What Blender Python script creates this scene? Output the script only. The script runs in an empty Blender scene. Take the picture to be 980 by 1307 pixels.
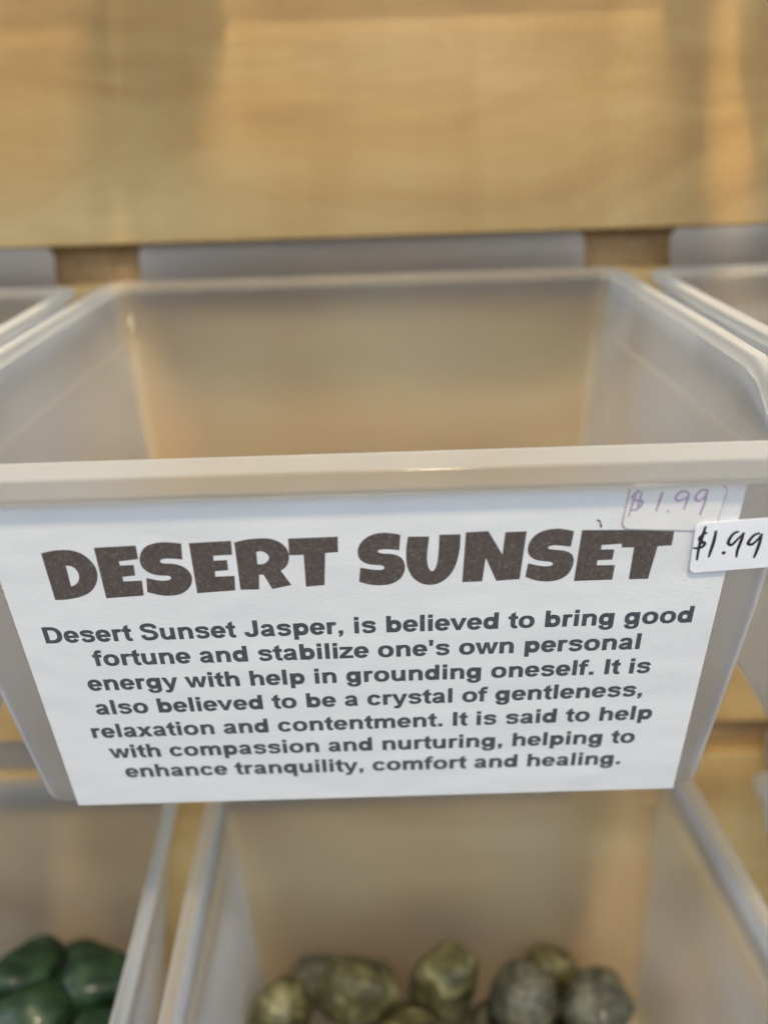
import bpy, bmesh, math, random
from mathutils import Vector, Matrix, noise

# ------------------------------------------------------------------ scene, camera, light
scene = bpy.context.scene
col = scene.collection
U = 0.01                                   # the numbers below are centimetres

scene.render.engine = 'CYCLES'
scene.cycles.use_denoising = True
scene.cycles.max_bounces = 14
scene.cycles.transparent_max_bounces = 40
scene.cycles.diffuse_bounces = 6
scene.cycles.sample_clamp_indirect = 6
scene.view_settings.view_transform = 'Standard'
scene.view_settings.look = 'None'
scene.view_settings.exposure = 0.06
scene.view_settings.gamma = 1.0

CAM_POS = Vector((0.5643621, -13.6475509, 16.7127538))
CAM_R = ((0.99952433, -0.01150499, -0.02861378),      # right
         (-0.03058143, -0.48966740, -0.87137283),     # down
         (-0.00398610, 0.87183340, -0.48978632))      # forward
F_PX = 921.4704953
cd = bpy.data.cameras.new('camera')
cam = bpy.data.objects.new('camera', cd)
col.objects.link(cam)
r_, d_, f_ = (Vector(v) for v in CAM_R)
m3 = Matrix((r_, -d_, -f_)).transposed()
cam.matrix_world = Matrix.Translation(CAM_POS * U) @ m3.to_4x4()
cd.sensor_fit = 'VERTICAL'
cd.sensor_height = 24.0
cd.sensor_width = 18.0
cd.lens = F_PX / 1307.0 * 24.0
cd.clip_start = 0.005
cd.clip_end = 50.0
cd.dof.use_dof = True
cd.dof.focus_distance = 0.172
cd.dof.aperture_fstop = 2.9
scene.camera = cam

world = bpy.data.worlds.new('World')
scene.world = world
world.use_nodes = True
wn = world.node_tree
bg = wn.nodes['Background']
wt = wn.nodes.new('ShaderNodeTexCoord')
wx = wn.nodes.new('ShaderNodeSeparateXYZ')
wr = wn.nodes.new('ShaderNodeValToRGB')      # a shop: pale ceiling and windows, darker floor
wm = wn.nodes.new('ShaderNodeMapRange')
wm.inputs[1].default_value = -1.0
wm.inputs[2].default_value = 1.0
wn.links.new(wt.outputs['Generated'], wx.inputs[0])
wn.links.new(wx.outputs['Z'], wm.inputs[0])
wn.links.new(wm.outputs[0], wr.inputs[0])
we = wr.color_ramp.elements
we.new(0.5)
for i, (p, c) in enumerate([(0.25, (0.15, 0.14, 0.13)), (0.5, (0.38, 0.43, 0.50)), (0.85, (0.94, 1.04, 1.18))]):
    we[i].position = p
    we[i].color = (*c, 1)
wn.links.new(wr.outputs[0], bg.inputs[0])
bg.inputs[1].default_value = 0.85


def area(name, loc, aim, size, power, color, size_y=None, spread=180):
    l = bpy.data.lights.new(name, 'AREA')
    l.energy = power
    l.color = color
    l.size = size * U
    if size_y:
        l.shape = 'RECTANGLE'
        l.size_y = size_y * U
    l.spread = math.radians(spread)
    o = bpy.data.objects.new(name, l)
    col.objects.link(o)
    loc, aim = Vector(loc) * U, Vector(aim) * U
    o.location = loc
    o.rotation_euler = (aim - loc).to_track_quat('-Z', 'Y').to_euler()
    return o


area('ceiling_lamp', (10, -35, 118), (0, 4, 4), 9, 12.0, (1.0, 0.82, 0.56), 10)
area('window_and_fill_light', (-105, -45, 75), (0, 2, 5), 80, 6.5, (0.82, 0.91, 1.0), 80)
area('window_and_fill_light', (110, -50, 70), (0, 2, 5), 80, 6.5, (0.80, 0.90, 1.0), 80)  # added cool fill from the right, brightens the bins' side walls

# added narrow beams, no real lamps, for warm streaks on board and back walls
area('warm_streak_helper', (15.0, -28, 39), (13.7, 16.4, 17.6), 0.4, 0.0018, (1.0, 0.70, 0.36), 9, 3)
area('warm_streak_helper', (-5.5, -22, 56), (-8.0, 12.2, 5.4), 0.3, 0.0048, (1.0, 0.60, 0.22), 3, 3)
area('warm_streak_helper', (12.5, -26, 40), (9.6, 5.0, -12.8), 0.3, 0.0018, (1.0, 0.60, 0.22), 3.5, 3)

# ------------------------------------------------------------------ helpers


def link(name, bm, mat, parent=None, smooth=True, loc=None):
    me = bpy.data.meshes.new(name)
    bm.to_mesh(me)
    bm.free()
    me.transform(Matrix.Scale(U, 4))
    me.materials.append(mat)
    for p in me.polygons:
        p.use_smooth = smooth
    o = bpy.data.objects.new(name, me)
    col.objects.link(o)
    if parent:
        o.parent = parent
    if loc is not None:
        o.location = Vector(loc) * U
    return o


def empty(name, loc, label, cat, group=None):
    o = bpy.data.objects.new(name, None)
    o.empty_display_size = 0.01
    col.objects.link(o)
    o.location = Vector(loc) * U
    tag(o, label, cat, group)
    return o


def tag(o, label, cat=None, group=None):
    o['label'] = label
    if cat:
        o['category'] = cat
    if group:
        o['group'] = group


def new_mat(name):
    m = bpy.data.materials.new(name)
    m.use_nodes = True
    nt = m.node_tree
    b = nt.nodes['Principled BSDF']
    return m, nt, b


def N(nt, kind, **kw):
    n = nt.nodes.new(kind)
    for k, v in kw.items():
        if k in n.inputs:
            n.inputs[k].default_value = v
        else:
            setattr(n, k, v)
    return n


def ramp(nt, stops):
    r = nt.nodes.new('ShaderNodeValToRGB')
    e = r.color_ramp.elements
    while len(e) < len(stops):
        e.new(0.5)
    for i, (p, c) in enumerate(stops):
        e[i].position = p
        e[i].color = (*c, 1)
    return r


def coords(nt, scale, rot=(0, 0, 0)):
    t = nt.nodes.new('ShaderNodeTexCoord')
    mp = nt.nodes.new('ShaderNodeMapping')
    mp.inputs['Scale'].default_value = scale
    mp.inputs['Rotation'].default_value = rot
    nt.links.new(t.outputs['Object'], mp.inputs['Vector'])
    return mp.outputs['Vector']


# ------------------------------------------------------------------ materials
def wood_mat():
    m, nt, b = new_mat('birch_laminate')
    L = nt.links.new
    v = coords(nt, (6, 20, 20))
    n1 = N(nt, 'ShaderNodeTexNoise', Scale=1.0, Detail=5.0, Roughness=0.6, Distortion=0.6)
    L(v, n1.inputs['Vector'])
    v2 = coords(nt, (30, 700, 700))
    n2 = N(nt, 'ShaderNodeTexNoise', Scale=1.0, Detail=3.0, Roughness=0.7)
    L(v2, n2.inputs['Vector'])
    v3 = coords(nt, (35, 6, 6))
    n3 = N(nt, 'ShaderNodeTexNoise', Scale=1.0, Detail=2.0, Roughness=0.5, Distortion=0.4)
    L(v3, n3.inputs['Vector'])
    mx = N(nt, 'ShaderNodeMix', data_type='FLOAT')
    mx.inputs[0].default_value = 0.06
    L(n1.outputs['Fac'], mx.inputs[2])
    L(n2.outputs['Fac'], mx.inputs[3])
    mx2 = N(nt, 'ShaderNodeMix', data_type='FLOAT')
    mx2.inputs[0].default_value = 0.2
    L(mx.outputs[0], mx2.inputs[2])
    L(n3.outputs['Fac'], mx2.inputs[3])
    r = ramp(nt, [(0.36, (0.39, 0.235, 0.075)), (0.5, (0.51, 0.33, 0.122)), (0.64, (0.60, 0.43, 0.185))])
    L(mx2.outputs[0], r.inputs[0])
    L(r.outputs[0], b.inputs['Base Color'])
    b.inputs['Roughness'].default_value = 0.38
    b.inputs['Specular IOR Level'].default_value = 0.45
    return m


def chip_mat():
    m, nt, b = new_mat('raw_chipboard')
    L = nt.links.new
    v = coords(nt, (420, 420, 420))
    n = N(nt, 'ShaderNodeTexVoronoi', Scale=1.0)
    L(v, n.inputs['Vector'])
    n2 = N(nt, 'ShaderNodeTexNoise', Scale=2.2, Detail=4.0)
    L(v, n2.inputs['Vector'])
    mx = N(nt, 'ShaderNodeMix', data_type='RGBA')
    mx.inputs[0].default_value = 0.5
    r = ramp(nt, [(0.3, (0.20, 0.11, 0.04)), (0.7, (0.42, 0.27, 0.12))])
    L(n2.outputs['Fac'], r.inputs[0])
    r2 = ramp(nt, [(0.0, (0.22, 0.13, 0.05)), (1.0, (0.44, 0.28, 0.13))])
    L(n.outputs['Color'], r2.inputs[0])
    L(r.outputs[0], mx.inputs[6])
    L(r2.outputs[0], mx.inputs[7])
    L(mx.outputs[2], b.inputs['Base Color'])
    b.inputs['Roughness'].default_value = 0.75
    return m


def plastic_mat(name, clear, tint, rough=0.28, spec=1.0, trans=0.5, scatter=0.6):
    m, nt, b = new_mat(name)
    L = nt.links.new
    nt.nodes.remove(b)
    out = nt.nodes['Material Output']
    tr = N(nt, 'ShaderNodeBsdfTransparent')
    tr.inputs[0].default_value = (0.985, 0.985, 0.985, 1)
    df = N(nt, 'ShaderNodeBsdfDiffuse')
    df.inputs[0].default_value = (*tint, 1)
    tl = N(nt, 'ShaderNodeBsdfTranslucent')
    tl.inputs[0].default_value = (*tint, 1)
    m1 = N(nt, 'ShaderNodeMixShader')
    m1.inputs[0].default_value = trans
    L(df.outputs[0], m1.inputs[1])
    L(tl.outputs[0], m1.inputs[2])
    # cloudy moulding: the clearness drifts a little
    v = coords(nt, (22, 22, 22))
    n = N(nt, 'ShaderNodeTexNoise', Scale=1.0, Detail=3.0)
    L(v, n.inputs['Vector'])
    mr = N(nt, 'ShaderNodeMapRange')
    mr.inputs[1].default_value = 0.3
    mr.inputs[2].default_value = 0.7
    mr.inputs[3].default_value = clear - 0.02
    mr.inputs[4].default_value = clear + 0.02
    L(n.outputs['Fac'], mr.inputs[0])
    ge = N(nt, 'ShaderNodeNewGeometry')
    dt = N(nt, 'ShaderNodeVectorMath', operation='DOT_PRODUCT')
    L(ge.outputs['Incoming'], dt.inputs[0])
    L(ge.outputs['Normal'], dt.inputs[1])
    ab = N(nt, 'ShaderNodeMath', operation='ABSOLUTE')
    L(dt.outputs['Value'], ab.inputs[0])
    mxx = N(nt, 'ShaderNodeMath', operation='MAXIMUM')
    mxx.inputs[1].default_value = 0.04
    sq = N(nt, 'ShaderNodeMath', operation='MULTIPLY')
    L(ab.outputs[0], sq.inputs[0])
    L(ab.outputs[0], sq.inputs[1])
    L(sq.outputs[0], mxx.inputs[0])
    inv = N(nt, 'ShaderNodeMath', operation='DIVIDE')
    inv.inputs[0].default_value = 0.75
    L(mxx.outputs[0], inv.inputs[1])
    pw = N(nt, 'ShaderNodeMath', operation='POWER')
    L(mr.outputs[0], pw.inputs[0])
    L(inv.outputs[0], pw.inputs[1])
    om = N(nt, 'ShaderNodeMath', operation='SUBTRACT')
    om.inputs[0].default_value = 1.0
    L(pw.outputs[0], om.inputs[1])
    m2 = N(nt, 'ShaderNodeMixShader')
    L(om.outputs[0], m2.inputs[0])
    # part of the light goes straight through, part is scattered forward and blurs what lies behind
    rf = N(nt, 'ShaderNodeBsdfRefraction')
    rf.inputs['Color'].default_value = (0.985, 0.985, 0.985, 1)
    rf.inputs['Roughness'].default_value = 0.55
    rf.inputs['IOR'].default_value = 1.3
    m0 = N(nt, 'ShaderNodeMixShader')
    m0.inputs[0].default_value = scatter
    L(tr.outputs[0], m0.inputs[1])
    L(rf.outputs[0], m0.inputs[2])
    L(m0.outputs[0], m2.inputs[1])
    L(m1.outputs[0], m2.inputs[2])
    gl = N(nt, 'ShaderNodeBsdfGlossy')
    gl.inputs['Roughness'].default_value = rough
    fr = N(nt, 'ShaderNodeFresnel')
    fr.inputs[0].default_value = 1.0 + 0.45 * spec
    # fine orange-peel of the moulding
    v4 = coords(nt, (900, 900, 900))
    n4 = N(nt, 'ShaderNodeTexNoise', Scale=1.0, Detail=2.0)
    L(v4, n4.inputs['Vector'])
    bp = N(nt, 'ShaderNodeBump')
    bp.inputs['Strength'].default_value = 0.06
    bp.inputs['Distance'].default_value = 0.0005
    L(n4.outputs['Fac'], bp.inputs['Height'])
    L(bp.outputs[0], gl.inputs['Normal'])
    m3_ = N(nt, 'ShaderNodeMixShader')
    fb = N(nt, 'ShaderNodeMath', operation='SUBTRACT')     # gloss on the outer skin only, not inside the wall
    fb.inputs[0].default_value = 1.0
    L(ge.outputs['Backfacing'], fb.inputs[1])
    fm = N(nt, 'ShaderNodeMath', operation='MULTIPLY')
    L(fr.outputs[0], fm.inputs[0])
    L(fb.outputs[0], fm.inputs[1])
    L(fm.outputs[0], m3_.inputs[0])
    L(m2.outputs[0], m3_.inputs[1])
    L(gl.outputs[0], m3_.inputs[2])
    L(m3_.outputs[0], out.inputs[0])
    return m


def paper_mat(name, base, bump=0.25, blotch=0.04):
    m, nt, b = new_mat(name)
    L = nt.links.new
    v = coords(nt, (800, 800, 1300))
    n = N(nt, 'ShaderNodeTexNoise', Scale=1.0, Detail=6.0, Roughness=0.7)
    L(v, n.inputs['Vector'])
    v2 = coords(nt, (40, 40, 60))
    n2 = N(nt, 'ShaderNodeTexNoise', Scale=1.0, Detail=3.0)
    L(v2, n2.inputs['Vector'])
    dark = tuple(c * (1 - blotch) for c in base)
    r = ramp(nt, [(0.35, dark), (0.62, base)])
    mx = N(nt, 'ShaderNodeMix', data_type='FLOAT')
    mx.inputs[0].default_value = 0.5
    L(n.outputs['Fac'], mx.inputs[2])
    L(n2.outputs['Fac'], mx.inputs[3])
    L(mx.outputs[0], r.inputs[0])
    L(r.outputs[0], b.inputs['Base Color'])
    bp = N(nt, 'ShaderNodeBump')
    bp.inputs['Strength'].default_value = bump
    bp.inputs['Distance'].default_value = 0.0006
    L(mx.outputs[0], bp.inputs['Height'])
    v3 = coords(nt, (28, 28, 45))
    n3 = N(nt, 'ShaderNodeTexNoise', Scale=1.0, Detail=2.0)
    L(v3, n3.inputs['Vector'])
    bw = N(nt, 'ShaderNodeBump')           # the sheet is a little wavy
    bw.inputs['Strength'].default_value = 0.22
    bw.inputs['Distance'].default_value = 0.004
    L(n3.outputs['Fac'], bw.inputs['Height'])
    L(bw.outputs[0], bp.inputs['Normal'])
    L(bp.outputs[0], b.inputs['Normal'])
    b.inputs['Roughness'].default_value = 0.7
    b.inputs['Specular IOR Level'].default_value = 0.25
    return m


def ink_mat(name, c0, c1, speck, rough=0.55, scale=1500):
    m, nt, b = new_mat(name)
    L = nt.links.new
    v = coords(nt, (scale, scale, scale))
    n = N(nt, 'ShaderNodeTexNoise', Scale=1.0, Detail=3.0, Roughness=0.6)
    L(v, n.inputs['Vector'])
    r = ramp(nt, [(0.3, c0), (0.6, c1), (0.78, speck)])
    L(n.outputs['Fac'], r.inputs[0])
    L(r.outputs[0], b.inputs['Base Color'])
    b.inputs['Roughness'].default_value = rough
    b.inputs['Specular IOR Level'].default_value = 0.3
    return m


def stone_mat(name, stops, scale, rough, seed, coat=0.6):
    m, nt, b = new_mat(name)
    L = nt.links.new
    v = coords(nt, (scale, scale, scale * 1.7), (seed, seed * 1.7, seed * 0.6))
    n = N(nt, 'ShaderNodeTexNoise', Scale=1.0, Detail=7.0, Roughness=0.65, Distortion=1.1)
    L(v, n.inputs['Vector'])
    r = ramp(nt, stops)
    L(n.outputs['Fac'], r.inputs[0])
    L(r.outputs[0], b.inputs['Base Color'])
    b.inputs['Roughness'].default_value = rough
    b.inputs['Coat Weight'].default_value = coat
    b.inputs['Coat Roughness'].default_value = 0.12
    b.inputs['Specular IOR Level'].default_value = 0.25
    return m


WOOD = wood_mat()
CHIP = chip_mat()
SHELL = plastic_mat('translucent_plastic', 0.945, (0.95, 0.975, 1.0), trans=0.25, scatter=0.75)
RIM = plastic_mat('cloudy_plastic_rim', 0.84, (0.84, 0.82, 0.76), rough=0.11, trans=0.35)
LIPM = plastic_mat('grey_plastic_strip', 0.70, (0.82, 0.78, 0.73), rough=0.4, spec=0.6)
PAPER = paper_mat('printer_paper', (0.75, 0.75, 0.75), blotch=0.05)
STICK = paper_mat('new_sticker_paper', (0.85, 0.85, 0.88), bump=0.1)
OLDST = paper_mat('old_sticker_paper', (0.77, 0.755, 0.73), bump=0.12)
GLUE = paper_mat('yellowed_adhesive', (0.56, 0.46, 0.40), bump=0.1, blotch=0.3)
TITLE_INK = ink_mat('faded_brown_toner', (0.075, 0.060, 0.054), (0.108, 0.089, 0.081), (0.23, 0.21, 0.20))
TEXT_INK = ink_mat('dark_slate_toner', (0.055, 0.062, 0.070), (0.080, 0.088, 0.098), (0.15, 0.15, 0.16))
PEN_INK = ink_mat('black_pen', (0.012, 0.012, 0.018), (0.03, 0.03, 0.04), (0.09, 0.09, 0.1))
PURPLE_INK = ink_mat('faded_purple_pen', (0.36, 0.24, 0.38), (0.46, 0.33, 0.48), (0.58, 0.5, 0.6), scale=900)

# ------------------------------------------------------------------ display rack (its back leans away at the top)
K = 0.39
ROW = Vector((2.4, -7.2, -18.4))           # the row below, relative to the row in front of us


def S(z):                                  # front face of the slat boards
    return 14.75 + (z - 11.3) * K


def slab(x0, x1, z0, z1, off, th, nx=1, bev=0.12):
    bm = bmesh.new()
    vs = []
    for x in (x0, x1):
        for z, o in ((z0, off), (z1, off), (z1, off + th), (z0, off + th)):
            vs.append(bm.verts.new((x, S(z) + o, z)))
    a, b = vs[:4], vs[4:]
    bm.faces.new(a)
    bm.faces.new(b[::-1])
    for i in range(4):
        j = (i + 1) % 4
        bm.faces.new((a[j], a[i], b[i], b[j]))
    bmesh.ops.recalc_face_normals(bm, faces=bm.faces)
    if bev:
        bmesh.ops.bevel(bm, geom=list(bm.edges), offset=bev, segments=3, affect='EDGES', profile=0.5)
    return bm


rack = empty('display_rack', (0, 15, -24), 'pale wooden display rack with slat boards behind the plastic bins', 'rack')
RL = Vector((0, -15, 24))


def rack_part(name, bm, mat):
    o = link(name, bm, mat, rack, smooth=False, loc=RL)
    return o


rack_part('slat_board', slab(-62, 62, 12.42, 30.4, 0, 0.8), WOOD)
rack_part('slat_board', slab(-62, 62, -5.95, 11.05, 0, 0.8), WOOD)
rack_part('slat_board', slab(-62, 62, -26.0, -7.3, 0, 0.8), WOOD)
rack_part('backing_board', slab(-62, 62, -26.0, 30.4, 0.85, 1.0), CHIP)

# ------------------------------------------------------------------ the bins


def wf(z):
    return 9.15 + 0.07 * min(z, 6.5)


def wb(z):
    return 9.25 - 0.11 * (11.3 - z)


def yb(z):
    return 14.5 + (z - 11.3) * K


NC, NS, NX = 7, 18, 12


def ring(zf, o_f, o_s, o_b, rf=0.62, rb=0.6):
    """rounded loop at height zf(y); offsets push the front, side and back walls outward"""
    z0, zb_ = zf(0.0), zf(14.4)
    yF, yB = -o_f, yb(zb_) + o_b
    wF, wB = wf(z0) + o_s, wb(zb_) + o_s
    p = []
    rf = max(rf, 0.08)
    rb = max(rb, 0.08)
    for i in range(NX + 1):
        p.append((-(wF - rf) + 2 * (wF - rf) * i / NX, yF))
    for i in range(1, NC):
        a = math.pi / 2 * i / NC
        p.append((wF - rf + rf * math.sin(a), yF + rf - rf * math.cos(a)))
    for i in range(NS + 1):
        t = i / NS
        p.append((wF + (wB - wF) * t + 0.08 * math.sin(math.pi * t), yF + rf + (yB - rb - yF - rf) * t))
    for i in range(1, NC):
        a = math.pi / 2 * i / NC
        p.append((wB - rb + rb * math.cos(a), yB - rb + rb * math.sin(a)))
    for i in range(NX + 1):
        p.append((wB - rb - 2 * (wB - rb) * i / NX, yB))
    for i in range(1, NC):
        a = math.pi / 2 * i / NC
        p.append((-(wB - rb) - rb * math.sin(a), yB - rb + rb * math.cos(a)))
    for i in range(NS + 1):
        t = 1 - i / NS
        p.append((-(wF + (wB - wF) * t + 0.08 * math.sin(math.pi * t)), yF + rf + (yB - rb - yF - rf) * t))
    for i in range(1, NC):
        a = math.pi / 2 * (1 - i / NC)
        p.append((-(wF - rf + rf * math.sin(a)), yF + rf - rf * math.cos(a)))
    return [(x, y, zf(y)) for x, y in p]


ZL, ZT = 9.53, 10.215                       # underside and top of the lip at the front


def step(y, a, b):
    t = min(max((y - a) / (b - a), 0), 1)
    return t * t * (3 - 2 * t)


def lift(z):                               # the side walls rise from the front lip and carry a thinner rim
    if z < ZL - 1e-6:
        return lambda y: z
    k = (z - ZL) / (ZT - ZL)
    return lambda y: (ZL + 1.33 * step(y, 0.7, 3.4)) * (1 - k) + (ZT + 1.0 * step(y, 0.7, 3.4)) * k


def loft(rings, closed=False, cap0=False, cap1=False):
    bm = bmesh.new()
    R = [[bm.verts.new(v) for v in r] for r in rings]
    n = len(R[0])
    pairs = list(zip(R[:-1], R[1:]))
    if closed:
        pairs.append((R[-1], R[0]))
    for a, b in pairs:
        for i in range(n):
            j = (i + 1) % n
            bm.faces.new((a[i], a[j], b[j], b[i]))
    if cap0:
        bm.faces.new(R[0][::-1])
    if cap1:
        bm.faces.new(R[-1])
    bmesh.ops.recalc_face_normals(bm, faces=bm.faces)
    return bm


def shell_bm():
    rr = []
    e = 0.16                               # a ledge runs along both side walls below the rim
    for z, o, q in ((0, -.28, 0), (.02, -.17, 0), (.08, -.07, 0), (.17, -.02, 0), (.3, 0, 0), (2, 0, 0), (4, 0, 0), (6, 0, 0),
                    (8, 0, 0), (9.1, 0, 0), (9.16, 0, .04), (9.24, 0, e - .04), (9.3, 0, e), (ZL, 0, e)):
        rr.append(ring(lift(z), o, o + q, o))
    w = -.17
    for z, o, q in ((ZL, 0, e), (9.3, 0, e), (9.24, 0, e - .04), (9.16, 0, .04), (9.1, 0, 0), (8, 0, 0), (6, 0, 0), (4, 0, 0),
                    (2, 0, 0), (.75, 0, 0), (.45, -.05, 0), (.27, -.16, 0), (.19, -.36, 0)):
        rr.append(ring(lift(z), o + w, o + w + q, o + w, 0.45, 0.45))
    return loft(rr, cap0=True, cap1=True)


def rim_bm():
    # (z, front offset, side offset, back offset, front radius, back radius)
    prof = [(9.53, 0.00, 0.16, 0.0, .62, .6),
            (9.54, 0.16, 0.36, 0.0, .65, .6),
            (9.56, 0.205, 0.42, 0.02, .65, .6),
            (9.60, 0.225, 0.44, 0.03, .65, .6),
            (9.64, 0.228, 0.44, 0.03, .65, .6),
            (9.72, 0.226, 0.44, 0.03, .65, .6),
            (10.04, 0.212, 0.44, 0.03, .65, .6),
            (10.10, 0.208, 0.435, 0.03, .65, .6),
            (10.125, 0.198, 0.425, 0.03, .65, .6),
            (10.143, 0.175, 0.40, 0.03, .65, .6),
            (10.15, 0.14, 0.37, 0.02, .65, .6),
            (10.157, 0.07, 0.33, 0.02, .65, .6),
            (10.205, -0.40, 0.14, -0.04, .6, .5),
            (10.212, -0.47, 0.11, -0.06, .6, .5),
            (10.21, -0.56, 0.06, -0.12, .55, .5),
            (10.17, -0.62, 0.01, -0.16, .52, .45),
            (10.05, -0.64, -0.01, -0.17, .5, .45),
            (9.70, -0.50, -0.01, -0.17, .52, .45),
            (9.54, -0.19, -0.01, -0.17, .55, .45),
            (9.53, -0.17, -0.01, -0.17, .55, .45)]
    return loft([ring(lift(z), a, s, b, rf, rb) for z, a, s, b, rf, rb in prof], closed=True)


def flange_bm():
    # strip that stands up behind the rim and tucks under the board; ends rounded
    bm = bmesh.new()
    out = []
    x0, z0, z1, r = 8.5, 10.95, 12.40, 0.35
    for (cx, cz, a0) in ((x0 - r, z1 - r, 0), (-x0 + r, z1 - r, 90)):
        for i in range(6):
            a = math.radians(a0 + 90 * i / 5)
            out.append((cx + r * math.cos(a), cz + r * math.sin(a)))
    out += [(-x0, z0), (x0, z0)]
    a = [bm.verts.new((x, S(z) + .30, z)) for x, z in out]
    b = [bm.verts.new((x, S(z) + .50, z)) for x, z in out]
    bm.faces.new(a)
    bm.faces.new(b[::-1])
    n = len(a)
    for i in range(n):
        bm.faces.new((a[i], b[i], b[(i + 1) % n], a[(i + 1) % n]))
    bmesh.ops.recalc_face_normals(bm, faces=bm.faces)
    bmesh.ops.bevel(bm, geom=[e for e in bm.edges if len(e.link_faces) == 2 and e.calc_face_angle() > 1.2],
                    offset=0.05, segments=2, affect='EDGES')
    return bm


BX = -0.1
bin0 = empty('storage_bin', (BX, 0, 0), 'frosted plastic bin with a white description label on its front', 'bin',
             'plastic bins hung in rows on the rack')
link('shell', shell_bm(), SHELL, bin0)
link('rim', rim_bm(), RIM, bin0)
link('hanging_strip', flange_bm(), LIPM, bin0)
children0 = list(bin0.children)


def copy_bin(loc, label, yaw=0.0):
    c = bin0.copy()
    col.objects.link(c)
    a = math.radians(yaw)                  # swings a little about the middle of its back
    c.location = (Vector(loc) + Vector((14.4 * math.sin(a), 14.4 * (1 - math.cos(a)), 0))) * U
    c.rotation_euler = (0, 0, a)
    c['label'] = label
    for ch in children0:
        d = ch.copy()
        col.objects.link(d)
        d.parent = c
    return c


PITCH = 20.15
copy_bin((BX - PITCH, 0, 0), 'frosted plastic bin left of the labelled bin, only its right rim in view', -3)
copy_bin((BX + PITCH, 0, 0), 'frosted plastic bin right of the labelled bin, only its left rim in view', 4)
copy_bin((BX + 3.4, -ROW.y, 20.4), 'frosted plastic bin of the row above, over the labelled bin')
copy_bin((BX + 3.4 - PITCH, -ROW.y, 20.4), 'frosted plastic bin of the row above, over the left bin')
copy_bin((BX + 3.4 + PITCH, -ROW.y, 20.4), 'frosted plastic bin of the row above, over the right bin')
LM = (BX + ROW.x, ROW.y, ROW.z)
copy_bin((LM[0] + 0.4, LM[1], LM[2]), 'frosted plastic bin of mottled olive stones below the labelled bin', 3)
copy_bin((LM[0] - PITCH, LM[1], LM[2]), 'frosted plastic bin of dark green stones at lower left')
copy_bin((LM[0] + PITCH + 2.0, LM[1], LM[2]), 'frosted plastic bin at lower right, only its left edge in view', 5)

# ------------------------------------------------------------------ the printed label
def to_plane(px, py, y=-0.03):             # photograph pixel -> point on the flat front of the bin (measured once)
    d = Vector(CAM_R[0]) * ((px - 490) / F_PX) + Vector(CAM_R[1]) * ((py - 653.5) / F_PX) + Vector(CAM_R[2])
    t = (y - CAM_POS.y) / d.y
    q = CAM_POS + d * t
    return (q.x - BX, q.z)


def sheet(out, y0, y1, warp=None):
    """thin sheet with outline out [(x,z)], front at y0, back at y1"""
    bm = bmesh.new()
    f = [bm.verts.new((x, y0, z)) for x, z in out]
    k = [bm.verts.new((x, y1, z)) for x, z in out]
    n = len(out)
    bm.faces.new(f)
    bm.faces.new(k[::-1])
    for i in range(n):
        j = (i + 1) % n
        bm.faces.new((f[i], k[i], k[j], f[j]))
    bmesh.ops.recalc_face_normals(bm, faces=bm.faces)
    return bm


PT = 9.50
lab = link('paper_label', sheet([(-8.25 - BX, 0.0), (8.25 - BX, 0.0), (8.25 - BX, PT), (-8.25 - BX, PT)], -0.03, -0.005),
           PAPER, bin0, smooth=False)
tag(lab, 'white paper label with a brown heading and seven lines of text')


class Ink:
    """flat pieces of print; each piece sits a hair above the last so none share a plane"""

    def __init__(self, y=-0.031):
        self.bm = bmesh.new()
        self.y = y
        self.k = 0

    def lay(self):
        self.k += 1
        return self.y - 0.0006 * (self.k % 5)

    def poly(self, outer, holes=()):
        y = self.lay()
        edges = []
        for loop in (outer, *holes):
            vs = [self.bm.verts.new((x, y, z)) for x, z in loop]
            for i in range(len(vs)):
                edges.append(self.bm.edges.new((vs[i], vs[(i + 1) % len(vs)])))
        bmesh.ops.triangle_fill(self.bm, use_beauty=True, use_dissolve=False, edges=edges)

    def strip(self, a, b, closed=False):
        y = self.lay()
        A = [self.bm.verts.new((x, y, z)) for x, z in a]
        B = [self.bm.verts.new((x, y, z)) for x, z in b]
        n = len(A)
        for i in range(n if closed else n - 1):
            j = (i + 1) % n
            self.bm.faces.new((A[i], A[j], B[j], B[i]))

    def done(self, name, mat, parent):
        for f in self.bm.faces:
            f.normal_update()
            if f.normal.y > 0:
                f.normal_flip()
        return link(name, self.bm, mat, parent, smooth=False)


def spline(pts, n=6, closed=False):
    """Catmull-Rom through pts"""
    P = [Vector((*q[:2], 0)) for q in pts]
    m = len(P)
    out = []
    for i in range(m if closed else m - 1):
        g = (lambda k: P[k % m]) if closed else (lambda k: P[min(max(k, 0), m - 1)])
        p0, p1, p2, p3 = g(i - 1), g(i), g(i + 1), g(i + 2)
        for s in range(n):
            t = s / n
            q = 0.5 * ((2 * p1) + (p2 - p0) * t + (2 * p0 - 5 * p1 + 4 * p2 - p3) * t * t + (3 * p1 - p0 - 3 * p2 + p3) * t ** 3)
            out.append((q.x, q.y))
    if not closed:
        out.append((P[-1].x, P[-1].y))
    return out


def sharp_spline(pts):
    """outline whose points flagged 1 are corners; runs between corners are smooth"""
    n = len(pts)
    s = [i for i in range(n) if len(pts[i]) > 2]
    if not s:
        return spline(pts, 5, True)
    out = []
    for a, b in zip(s, s[1:] + [s[0] + n]):
        run = [pts[i % n] for i in range(a, b + 1)]
        out += [run[0][:2]] if len(run) == 2 else spline(run, 5)[:-1]
    return out


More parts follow.
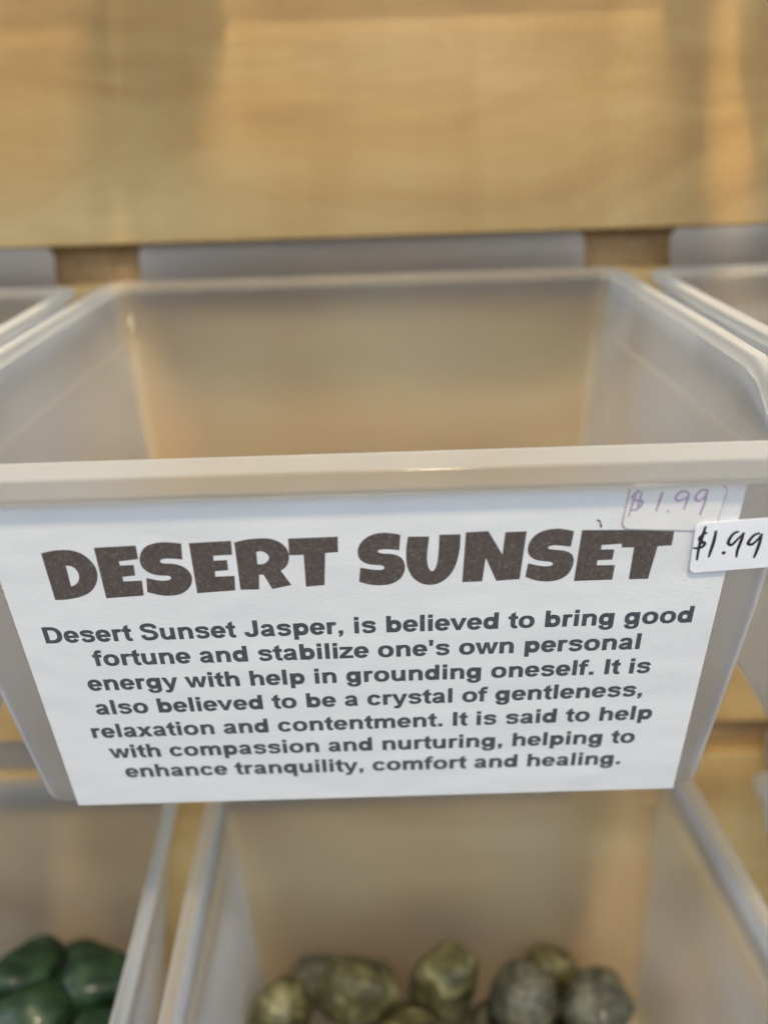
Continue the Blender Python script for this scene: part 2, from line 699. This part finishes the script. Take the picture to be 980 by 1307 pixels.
def stroke_edges(pts, w, taper=None):
    c = [Vector((*q, 0)) for q in pts]
    A, B = [], []
    for i, q in enumerate(c):
        t = c[min(i + 1, len(c) - 1)] - c[max(i - 1, 0)]
        t.normalize()
        h = (w if taper is None else w * taper(i / (len(c) - 1))) / 2
        A.append((q.x - t.y * h, q.y + t.x * h))
        B.append((q.x + t.y * h, q.y - t.x * h))
    return A, B


# heading: heavy cartoon capitals, outlines measured letter by letter
def C(p):
    return [(x, y, 1) for x, y in p]


HEAD = {
    (40, 670): [
        ([(57, 162, 1), (120, 147), (180, 142), (235, 146), (290, 165), (340, 205), (370, 250), (378, 295), (368, 340),
          (338, 380), (290, 406), (230, 420), (180, 426), (138, 427, 1)],
         [[(198, 232, 1), (226, 234), (255, 252), (272, 285), (270, 316), (254, 338), (228, 350, 1)]]),
        (C([(357, 130), (595, 117), (608, 194), (498, 207), (506, 231), (583, 227), (592, 287), (520, 295), (525, 321),
            (630, 316), (641, 401), (428, 417)]), []),
        ([(853, 105, 1), (800, 100), (750, 98), (700, 104), (655, 121), (628, 150), (617, 190), (625, 228), (650, 258),
          (690, 279), (740, 287), (782, 289), (796, 301), (780, 314), (730, 316), (655, 301, 1), (661, 382, 1), (730, 398),
          (790, 402), (850, 392), (890, 366), (912, 332), (913, 292), (890, 255), (850, 231), (800, 220), (748, 218),
          (733, 205), (750, 193), (800, 191), (860, 196, 1)], [])],
    (240, 660): [
        (C([(5, 148), (245, 134), (251, 213), (143, 219), (146, 247), (223, 244), (229, 301), (154, 307), (156, 338),
            (265, 334), (269, 416), (54, 432)]), []),
        ([(263, 144, 1), (330, 128), (400, 121), (460, 122), (510, 137), (550, 165), (572, 205), (572, 250), (556, 283),
          (528, 305, 1), (588, 386, 1), (480, 409, 1), (430, 328, 1), (405, 327, 1), (405, 411, 1), (299, 413, 1)],
         [[(389, 197, 1), (420, 195), (450, 210), (461, 234), (445, 257), (420, 267), (395, 268, 1)]]),
        (C([(569, 122), (851, 111), (853, 199), (780, 204), (776, 386), (671, 396), (657, 214), (575, 217)]), [])],
    (440, 660): [
        ([(316, 100, 1), (270, 92), (210, 89), (150, 102), (105, 130), (78, 170), (74, 210), (90, 244), (130, 266),
          (180, 272), (215, 276), (225, 289), (210, 299), (165, 299), (88, 287, 1), (82, 367, 1), (140, 383), (210, 387),
          (270, 377), (318, 346), (340, 302), (338, 260), (315, 226), (270, 210), (220, 207), (189, 199), (196, 187),
          (240, 182), (309, 188, 1)], []),
        ([(359, 111, 1), (480, 110, 1), (472, 170), (467, 230), (472, 275), (484, 301), (497, 307), (510, 298), (525, 260),
          (533, 190), (537, 100, 1), (657, 97, 1), (654, 170), (640, 240), (615, 302), (575, 350), (530, 376), (485, 385),
          (435, 376), (390, 346), (362, 300), (350, 250), (349, 180)], []),
        (C([(688, 86), (815, 79), (895, 213), (912, 85), (1033, 80), (992.5, 352), (860, 361), (800, 230), (780, 364),
            (667, 369)]), [])],
    (650, 650): [
        ([(367, 124, 1), (320, 115), (270, 110), (200, 120), (150, 145), (115, 185), (103, 230), (115, 265), (150, 288),
          (200, 296), (235, 300), (246, 312), (230, 322), (180, 322), (105, 307, 1), (89, 384, 1), (140, 402), (210, 411),
          (280, 400), (330, 370), (358, 325), (364, 282), (350, 252), (310, 235), (260, 230), (222, 224), (223, 213),
          (260, 205), (348, 213, 1)], []),
        (C([(412, 118), (641, 117), (637, 196), (523, 204), (520, 228), (596, 228), (583, 286), (500, 290), (494, 318),
            (599, 317), (583, 400), (365, 408)]), []),
        (C([(641, 117), (935, 125), (921, 204), (841, 210), (786, 395), (677, 398), (707, 216), (637, 217)]), [])],
}
ink = Ink()
for (ox, oy), letters in HEAD.items():
    for outer, holes in letters:
        f = lambda L: [to_plane(ox + x / 4.45455, oy + y / 4.45455) for x, y in sharp_spline(L)]
        ink.poly(f(outer), [f(h) for h in holes])
ink.done('printed_heading', TITLE_INK, lab)


# body text: a bold grotesque drawn from stems, bowls and strokes (units of 1/2048 em)
def sup(cx, cy, rx, ry, a, e=2.25):
    c, s = math.cos(math.radians(a)), math.sin(math.radians(a))
    return (cx + rx * math.copysign(abs(c) ** (2 / e), c), cy + ry * math.copysign(abs(s) ** (2 / e), s))


def bowl(cx, cy, rx, ry, tx, ty, a0=0, a1=360, n=28, e=2.25):
    k = max(6, int(n * abs(a1 - a0) / 360))
    an = [a0 + (a1 - a0) * i / k for i in range(k + 1)]
    return ('strip', [sup(cx, cy, rx, ry, a, e) for a in an], [sup(cx, cy, rx - tx, ry - ty, a, e) for a in an])


def box(x0, z0, x1, z1):
    return ('poly', [(x0, z0), (x1, z0), (x1, z1), (x0, z1)])


def strk(pts, w):
    return ('strip', *stroke_edges(spline(pts, 5), w))


def poly(*p):
    return ('poly', list(p))


GLYPH = {
    ' ': (569, []),
    'D': (1479, [box(150, 0, 446, 1466), box(440, 1218, 680, 1466), box(440, 0, 680, 248),
                 bowl(670, 733, 724, 733, 300, 248, -90, 90)]),
    'I': (569, [box(140, 0, 436, 1466)]),
    'J': (1139, [box(706, 440, 1002, 1466), bowl(528, 440, 474, 465, 296, 246, 180, 360)]),
    'S': (1366, [strk([(1130, 1040), (1085, 1230), (930, 1345), (690, 1375), (430, 1340), (268, 1220), (240, 1075), (320, 940),
                       (520, 845), (820, 765), (1035, 660), (1120, 500), (1105, 330), (975, 180), (700, 98), (420, 130),
                       (260, 270), (215, 470)], 268)]),
    'a': (1139, [strk([(225, 745), (290, 890), (420, 960), (580, 972), (750, 935), (830, 820), (838, 640)], 235),
                 poly((700, 680), (978, 680), (978, 300), (990, 140), (1045, 0), (768, 0), (735, 90), (700, 220)),
                 strk([(840, 590), (690, 545), (480, 500), (280, 430), (205, 310), (250, 170), (400, 95), (570, 115),
                       (730, 200), (830, 330)], 228)]),
    'b': (1251, [box(147, 0, 428, 1466), bowl(684, 531, 484, 555, 284, 330)]),
    'c': (1139, [bowl(595, 531, 510, 555, 283, 232, 24, 334)]),
    'd': (1251, [box(823, 0, 1104, 1466), bowl(567, 531, 484, 555, 284, 330)]),
    'e': (1139, [bowl(572, 531, 505, 555, 283, 232, -8, 330), box(310, 435, 1074, 622)]),
    'f': (682, [box(155, 0, 436, 1000), box(24, 842, 640, 1062), strk([(295, 960), (300, 1190), (380, 1330), (520, 1377), (712, 1355)], 228)]),
    'g': (1251, [box(823, -30, 1104, 1062), bowl(567, 540, 484, 545, 284, 320),
                 bowl(613, -40, 491, 391, 281, 200, 180, 360), box(122, -120, 400, -40)]),
    'h': (1251, [box(147, 0, 428, 1466), box(846, 0, 1127, 640), bowl(690, 636, 437, 450, 281, 232, 0, 165)]),
    'i': (569, [box(147, 0, 428, 1062), box(147, 1206, 428, 1466)]),
    'l': (569, [box(147, 0, 428, 1466)]),
    'm': (1821, [box(127, 0, 408, 1062), box(769, 0, 1050, 640), box(1410, 0, 1691, 640),
                 bowl(664, 636, 386, 450, 281, 232, 0, 165), bowl(1305, 636, 386, 450, 281, 232, 0, 165)]),
    'n': (1251, [box(147, 0, 428, 1062), box(846, 0, 1127, 640), bowl(690, 636, 437, 450, 281, 232, 0, 165)]),
    'o': (1251, [bowl(626, 531, 542, 555, 286, 230)]),
    'p': (1251, [box(147, -407, 428, 1062), bowl(684, 531, 484, 555, 284, 330)]),
    'q': (1251, [box(823, -407, 1104, 1062), bowl(567, 531, 484, 555, 284, 330)]),
    'r': (797, [box(135, 0, 416, 1062), strk([(300, 560), (335, 780), (450, 920), (590, 958), (765, 915)], 240)]),
    's': (1139, [strk([(965, 735), (900, 880), (760, 955), (560, 970), (360, 945), (250, 860), (238, 750), (330, 660),
                       (540, 600), (780, 540), (915, 440), (930, 290), (830, 150), (580, 93), (350, 130), (210, 320)], 228)]),
    't': (682, [poly((200, 250), (480, 250), (480, 1433), (200, 1268)), box(35, 842, 655, 1062),
                strk([(340, 330), (350, 200), (420, 105), (530, 90), (660, 120)], 228)]),
    'u': (1251, [box(823, 0, 1104, 1062), box(124, 426, 405, 1062), bowl(561, 430, 437, 450, 281, 232, 180, 345)]),
    'v': (1139, [poly((6, 1062), (301, 1062), (569, 330), (836, 1062), (1126, 1062), (698, 0), (436, 0))]),
    'w': (1593, [poly((6, 1062), (280, 1062), (474, 366), (653, 1062), (941, 1062), (1116, 366), (1312, 1062), (1586, 1062),
                      (1255, 0), (982, 0), (797, 700), (608, 0), (336, 0))]),
    'x': (1139, [poly((12, 0), (396, 546), (27, 1062), (371, 1062), (568, 762), (774, 1062), (1105, 1062), (742, 563),
                      (1128, 0), (782, 0), (568, 342), (345, 0))]),
    'y': (1139, [poly((14, 1062), (313, 1062), (580, 300), (836, 1062), (1127, 1062), (720, -60), (655, -220), (585, -330),
                      (490, -400), (350, -431), (170, -412), (145, -192), (250, -207), (350, -190), (420, -110), (452, -10))]),
    'z': (1024, [poly((33, 0), (33, 219), (590, 838), (62, 838), (62, 1062), (961, 1062), (961, 870), (405, 231), (983, 231),
                      (983, 0))]),
    ',': (569, [poly((148, 0), (148, 281), (429, 281), (429, 80), (395, -90), (310, -205), (200, -290), (145, -175),
                     (235, -110), (278, 0))]),
    '.': (569, [box(147, 0, 428, 281)]),
    "'": (487, [poly((104, 1466), (384, 1466), (330, 950), (158, 950))]),
}
TEXT = [("Desert Sunset Jasper, is believed to bring good", (60, 821), (881.5, 794)),
        ("fortune and stabilize one's own personal", (122, 850), (815, 828)),
        ("energy with help in grounding oneself. It is", (115, 881.5), (828, 858.5)),
        ("also believed to be a crystal of gentleness,", (125, 912), (818, 888)),
        ("relaxation and contentment. It is said to help", (120, 942), (830, 917.5)),
        ("with compassion and nurturing, helping to", (142.5, 967.5), (808, 947.5)),
        ("enhance tranquility, comfort and healing.", (162.5, 992), (790, 975))]


def fatten(pts, d):
    n = len(pts)
    ar = sum(pts[i][0] * pts[(i + 1) % n][1] - pts[(i + 1) % n][0] * pts[i][1] for i in range(n))
    sg = 1 if ar > 0 else -1
    out = []
    for i in range(n):
        p, q, r = Vector(pts[i - 1]), Vector(pts[i]), Vector(pts[(i + 1) % n])
        a, b = (q - p).normalized(), (r - q).normalized()
        na, nb = Vector((a.y, -a.x)) * sg, Vector((b.y, -b.x)) * sg
        h = na + nb
        k = max(0.5, 1 + na.dot(nb))
        out.append(tuple(q + h * (d / k)))
    return out


EM = 0.66
FAT = 28

for line, a, b in TEXT:
    ink = Ink()
    (xa, za), (xb, zb_) = to_plane(*a), to_plane(*b)
    x, ext = 0, []
    for ch in line:
        adv, pcs = GLYPH[ch]
        pts = [q for pc in pcs for run in pc[1:] for q in run]
        if pts:
            ext += [x + min(q[0] for q in pts), x + max(q[0] for q in pts)]
        x += adv
    lo, hi = min(ext), max(ext)
    sx = (xb - xa) / (hi - lo)
    x = 0
    for ch in line:
        adv, pcs = GLYPH[ch]
        T = lambda run: [(xa + (x + u - lo) * sx, za + (zb_ - za) * (x + u - lo) / (hi - lo) + v * EM / 2048) for u, v in run]
        for pc in pcs:
            if pc[0] == 'poly':
                ink.poly(T(fatten(pc[1], FAT)))
            else:
                ab = [(Vector(p), Vector(q), (Vector(p) - Vector(q)).normalized() * FAT) for p, q in zip(pc[1], pc[2])]
                ink.strip(T([p + d for p, q, d in ab]), T([q - d for p, q, d in ab]))
        x += adv
    ink.done('printed_text', TEXT_INK, lab)

# a stray pen tick over the heading
ink = Ink()
for pts in ([(761, 664), (764, 664.5), (766, 667)], [(765, 668), (767, 671), (766, 673.5)]):
    ink.strip(*stroke_edges(spline([to_plane(*q) for q in pts], 5), 0.035))
ink.done('pen_tick', PEN_INK, lab)


# ------------------------------------------------------------------ price stickers
def rounded(w, h, r, n=6):
    out = []
    for cx, cz, a0 in ((w / 2 - r, h / 2 - r, 0), (-w / 2 + r, h / 2 - r, 90), (-w / 2 + r, -h / 2 + r, 180), (w / 2 - r, -h / 2 + r, 270)):
        for i in range(n + 1):
            a = math.radians(a0 + 90 * i / n)
            out.append((cx + r * math.cos(a), cz + r * math.sin(a)))
    return out


def c8(x, y):
    return (750 + x / 4.2609, 580 + y / 4.2609)


def tapered(t):
    return 0.75 + 0.5 * math.sin(math.pi * min(1, t * 0.9 + 0.1))


def handwriting(strokes, w, y, name, mat, parent):
    ink = Ink(y)
    for st in strokes:
        p = [to_plane(*c8(*q), y) for q in st]
        if len(p) == 1:
            ink.poly([(p[0][0] + w * .75 * math.cos(i * .63), p[0][1] + w * .75 * math.sin(i * .63)) for i in range(10)])
        else:
            ink.strip(*stroke_edges(spline(p, 6), w, tapered))
    return ink.done(name, mat, parent)


# the old one, flat on the paper, its ink faded to purple
q = [to_plane(*c8(*k)) for k in ((228, 158), (195, 402), (700, 415), (742, 160))]
cx_, cz_ = sum(k[0] for k in q) / 4, sum(k[1] for k in q) / 4
ang = math.atan2(q[2][1] - q[1][1], q[2][0] - q[1][0])
rot = lambda pts, a, ox, oz: [(ox + x * math.cos(a) - z * math.sin(a), oz + x * math.sin(a) + z * math.cos(a)) for x, z in pts]
old = link('price_sticker', sheet(rot(rounded(2.06, 1.13, .17), ang, cx_, cz_), -0.052, -0.041), OLDST, bin0, smooth=False)
link('adhesive_edge', sheet(rot(rounded(2.11, 1.18, .19), ang, cx_, cz_), -0.0405, -0.0325), GLUE, old, smooth=False)
tag(old, 'old flat price sticker with faded purple handwriting')
handwriting([[(283, 196), (262, 208), (238, 232), (262, 250), (296, 256), (282, 286), (250, 304), (224, 300)],
             [(272, 192), (248, 250), (220, 338)], [(292, 200), (280, 250), (264, 306)],
             [(405, 203), (390, 250), (368, 310)], [(436, 310)],
             [(552, 216), (528, 200), (498, 208), (476, 234), (488, 252), (522, 244), (550, 218)], [(550, 214), (536, 258), (520, 300)],
             [(648, 196), (622, 192), (596, 212), (582, 238), (602, 254), (634, 230), (650, 196)],
             [(650, 194), (634, 260), (612, 318), (610, 330)]],
            0.040, -0.0526, 'handwritten_price', PURPLE_INK, old)

# the new one, stuck over the label's edge, its left end lifting a little
q = [to_plane(*c8(*k), -0.08) for k in ((590, 376), (545, 642), (980, 345), (980, 610))]
aw = math.atan2(q[2][1] - q[0][1], q[2][0] - q[0][0])
ang2 = math.atan2(q[3][1] - q[1][1], q[3][0] - q[1][0])
an = (aw + ang2) / 2
H2 = 1.31
W2 = 2.25
mid = ((q[0][0] + q[1][0]) / 2, (q[0][1] + q[1][1]) / 2)
cc = (mid[0] + W2 / 2 * math.cos(an), mid[1] + W2 / 2 * math.sin(an))
new = link('price_sticker', sheet(rot(rounded(W2, H2, .15), an, *cc), -0.095, -0.078), STICK, bin0, smooth=False)
tag(new, 'new white price sticker with bold black handwriting overhanging the label edge')
handwriting([[(648, 424), (622, 438), (606, 458), (616, 474), (634, 484), (622, 502), (596, 510), (570, 508)],
             [(640, 390), (620, 450), (604, 500), (591, 576)],
             [(696, 414), (684, 470), (668, 520), (655, 560)], [(737, 535)],
             [(820, 420), (795, 428), (774, 452), (762, 482), (780, 492), (812, 462), (842, 432)],
             [(846, 424), (832, 470), (812, 520), (806, 560)],
             [(934, 428), (904, 438), (880, 464), (870, 486), (892, 488), (922, 462), (944, 434)],
             [(944, 430), (932, 480), (914, 530), (900, 564)]],
            0.062, -0.0958, 'handwritten_price', PEN_INK, new)

# ------------------------------------------------------------------ tumbled stones
OLIVE = [stone_mat('mottled_olive_stone', [(0.30, (0.014, 0.013, 0.007)), (0.44, (0.048, 0.044, 0.018)), (0.56, (0.11, 0.10, 0.038)),
                                           (0.68, (0.24, 0.22, 0.12))], 85, 0.42, s, coat=0.15) for s in (0.3, 1.9)]
GREY = stone_mat('banded_grey_green_stone', [(0.34, (0.02, 0.024, 0.014)), (0.46, (0.050, 0.048, 0.030)), (0.56, (0.115, 0.11, 0.072)),
                                             (0.66, (0.05, 0.055, 0.035)), (0.74, (0.21, 0.20, 0.15))], 90, 0.4, 3.1, coat=0.2)
DGREEN = [stone_mat('dark_green_stone', [(0.32, (0.004, 0.012, 0.005)), (0.5, (0.009, 0.025, 0.010)), (0.68, (0.035, 0.075, 0.028))],
                    80, 0.4, s, coat=0.12) for s in (0.7, 2.4)]
DGREEN.append(stone_mat('mid_green_stone', [(0.32, (0.007, 0.02, 0.007)), (0.5, (0.016, 0.040, 0.014)), (0.68, (0.045, 0.085, 0.035))],
                        80, 0.35, 4.4, coat=0.2))


def stone(loc, size, rot_, seed, mat, label, group):
    bm = bmesh.new()
    bmesh.ops.create_icosphere(bm, subdivisions=4, radius=1)
    off = Vector((seed * 7.31, seed * 3.17, seed * 1.93))
    for v in bm.verts:
        n = v.co.normalized()
        k = 1 + 0.24 * noise.noise(n * 1.0 + off) + 0.045 * noise.noise(n * 2.4 + off) + 0.012 * noise.noise(n * 8 + off)
        # tumbled stones keep soft flats
        e = (abs(n.x) ** 2.7 + abs(n.y) ** 2.7 + abs(n.z) ** 2.7) ** (-1 / 2.7)
        v.co = Vector((n.x * size[0], n.y * size[1], n.z * size[2])) * (k * (0.55 + 0.45 * e)) * 0.5
    o = link('tumbled_stone', bm, mat)
    o.location = Vector(loc) * U
    o.rotation_euler = rot_
    tag(o, label, 'stone', group)
    return o


GO = 'mottled olive stones in the lower middle bin'
GD = 'dark green stones in the lower left bin'
cx0, fl = LM[0], LM[2]
# (x from the bin's middle, y, height above the floor), size, rotation, seed, material, label
for loc, size, rt, sd, mt, lb in (
        ((-2.3, 1.9, 4.2), (3.7, 2.6, 2.9), (.2, .1, .1), 1, OLIVE[0], 'rounded olive yellow stone, the largest pale one in the lower middle bin'),
        ((0.9, 2.3, 4.0), (3.0, 2.7, 3.7), (.1, .2, .9), 2, OLIVE[1], 'upright dark topped olive stone in the middle of the lower middle bin'),
        ((3.7, 1.6, 3.9), (2.9, 2.6, 3.3), (.1, -.2, .2), 3, GREY, 'grey green banded stone with a bright glint in the lower middle bin'),
        ((-5.2, 1.6, 3.5), (2.6, 2.4, 2.6), (.2, .3, .8), 4, OLIVE[1], 'small brownish olive stone left of the largest pale one'),
        ((6.3, 1.6, 3.5), (3.0, 2.6, 2.9), (.3, .1, .5), 5, GREY, 'dull grey brown stone nearest the right wall of the lower middle bin'),
        ((-0.6, -0.1, 4.1), (3.2, 2.7, 2.7), (.4, .2, .1), 6, OLIVE[0], 'olive stone at the lower edge, in front of the largest pale one'),
        ((3.0, -0.7, 3.8), (3.1, 2.6, 2.9), (.2, .5, .7), 7, OLIVE[1], 'olive stone at the lower edge, in front of the glinting banded one'),
        ((-3.6, -0.6, 3.7), (2.9, 2.7, 2.5), (.2, .5, .7), 8, GREY, 'grey green stone at the lower edge, left of the middle'),
        ((5.8, -0.7, 3.6), (2.8, 2.6, 2.6), (.5, .1, .2), 9, OLIVE[0], 'olive stone at the lower edge by the right wall of the middle bin'),
        ((-6.4, -0.8, 3.4), (2.8, 2.6, 2.6), (.5, .1, .2), 12, OLIVE[1], 'olive stone at the lower edge by the left wall of the middle bin'),
        ((-4.0, 3.3, 2.6), (3.0, 2.0, 2.2), (.5, .1, .2), 10, GREY, 'shadowed grey stone against the back wall behind the largest pale one'),
        ((5.0, 3.3, 2.7), (3.0, 2.0, 2.2), (.1, .6, .2), 11, OLIVE[1], 'shadowed olive stone against the back wall behind the grey ones'),
        ((-1.2, 1.4, 1.5), (3.4, 3.2, 2.4), (.3, .6, .2), 13, OLIVE[1], 'shadowed olive stone at the bottom of the middle bin, under the largest pale one'),
        ((2.4, 1.0, 1.5), (3.4, 3.2, 2.4), (.6, .2, .9), 14, GREY, 'shadowed grey stone at the bottom of the middle bin, under the banded one'),
        ((5.4, 0.6, 1.4), (3.2, 3.2, 2.3), (.2, .2, .4), 15, OLIVE[0], 'shadowed olive stone at the bottom of the middle bin near its right wall'),
        ((-4.9, 0.6, 1.4), (3.2, 3.2, 2.3), (.2, .2, .4), 16, OLIVE[0], 'shadowed olive stone at the bottom of the middle bin near its left wall')):
    stone((cx0 - 0.9 + loc[0] * 1.08, loc[1], fl + loc[2] + 0.5), [v * 0.92 for v in size], rt, sd, mt, lb, GO)
cx1 = LM[0] - PITCH
for loc, size, rt, sd, mt, lb in (
        ((6.5, 1.9, 4.2), (2.9, 2.5, 2.5), (.2, .2, .3), 21, DGREEN[0], 'dark green stone at the back of its pile touching the right wall'),
        ((3.9, 2.2, 4.4), (3.3, 2.5, 2.6), (.2, .4, .9), 22, DGREEN[1], 'dark green stone topmost at the back of the lower left bin'),
        ((1.2, 1.6, 4.2), (2.9, 2.5, 2.7), (.5, .1, .1), 23, DGREEN[0], 'dark green stone at the left edge of the photo, back of its pile'),
        ((4.6, 0.2, 4.6), (3.8, 2.5, 2.2), (.4, -.2, .5), 24, DGREEN[2], 'broad lighter green stone with small glints in the front of its pile'),
        ((2.0, -0.2, 4.3), (2.8, 2.4, 2.4), (.1, .2, .7), 25, DGREEN[1], 'green stone in front of the one at the left edge'),
        ((7.3, -0.4, 4.0), (2.6, 2.6, 2.6), (.3, .2, .2), 26, DGREEN[1], 'dark green stone at the right wall beside the broad lighter one'),
        ((4.9, -2.0, 4.3), (3.0, 2.6, 2.4), (.3, .2, .9), 28, DGREEN[0], 'green stone at the lower edge in front of the broad lighter one'),
        ((2.2, -2.4, 4.2), (2.8, 2.6, 2.4), (.6, .2, .1), 29, DGREEN[2], 'lighter green stone in the lower left corner of the photo'),
        ((5.2, 3.2, 2.9), (3.0, 2.2, 2.2), (.3, .2, .2), 27, DGREEN[0], 'low dark green stone against the back wall of the lower left bin'),
        ((2.6, 1.0, 1.6), (3.4, 3.4, 2.4), (.3, .8, .2), 30, DGREEN[1], 'dark green stone at the bottom of its pile toward the left'),
        ((6.0, 0.6, 1.6), (3.4, 3.4, 2.4), (.7, .2, .2), 31, DGREEN[0], 'dark green stone at the bottom of its pile toward the right wall')):
    stone((cx1 + loc[0], loc[1], fl + loc[2] + 1.7), [size[0] * 0.92, size[1] * 0.92, size[2] * 0.8], rt, sd, mt, lb, GD)
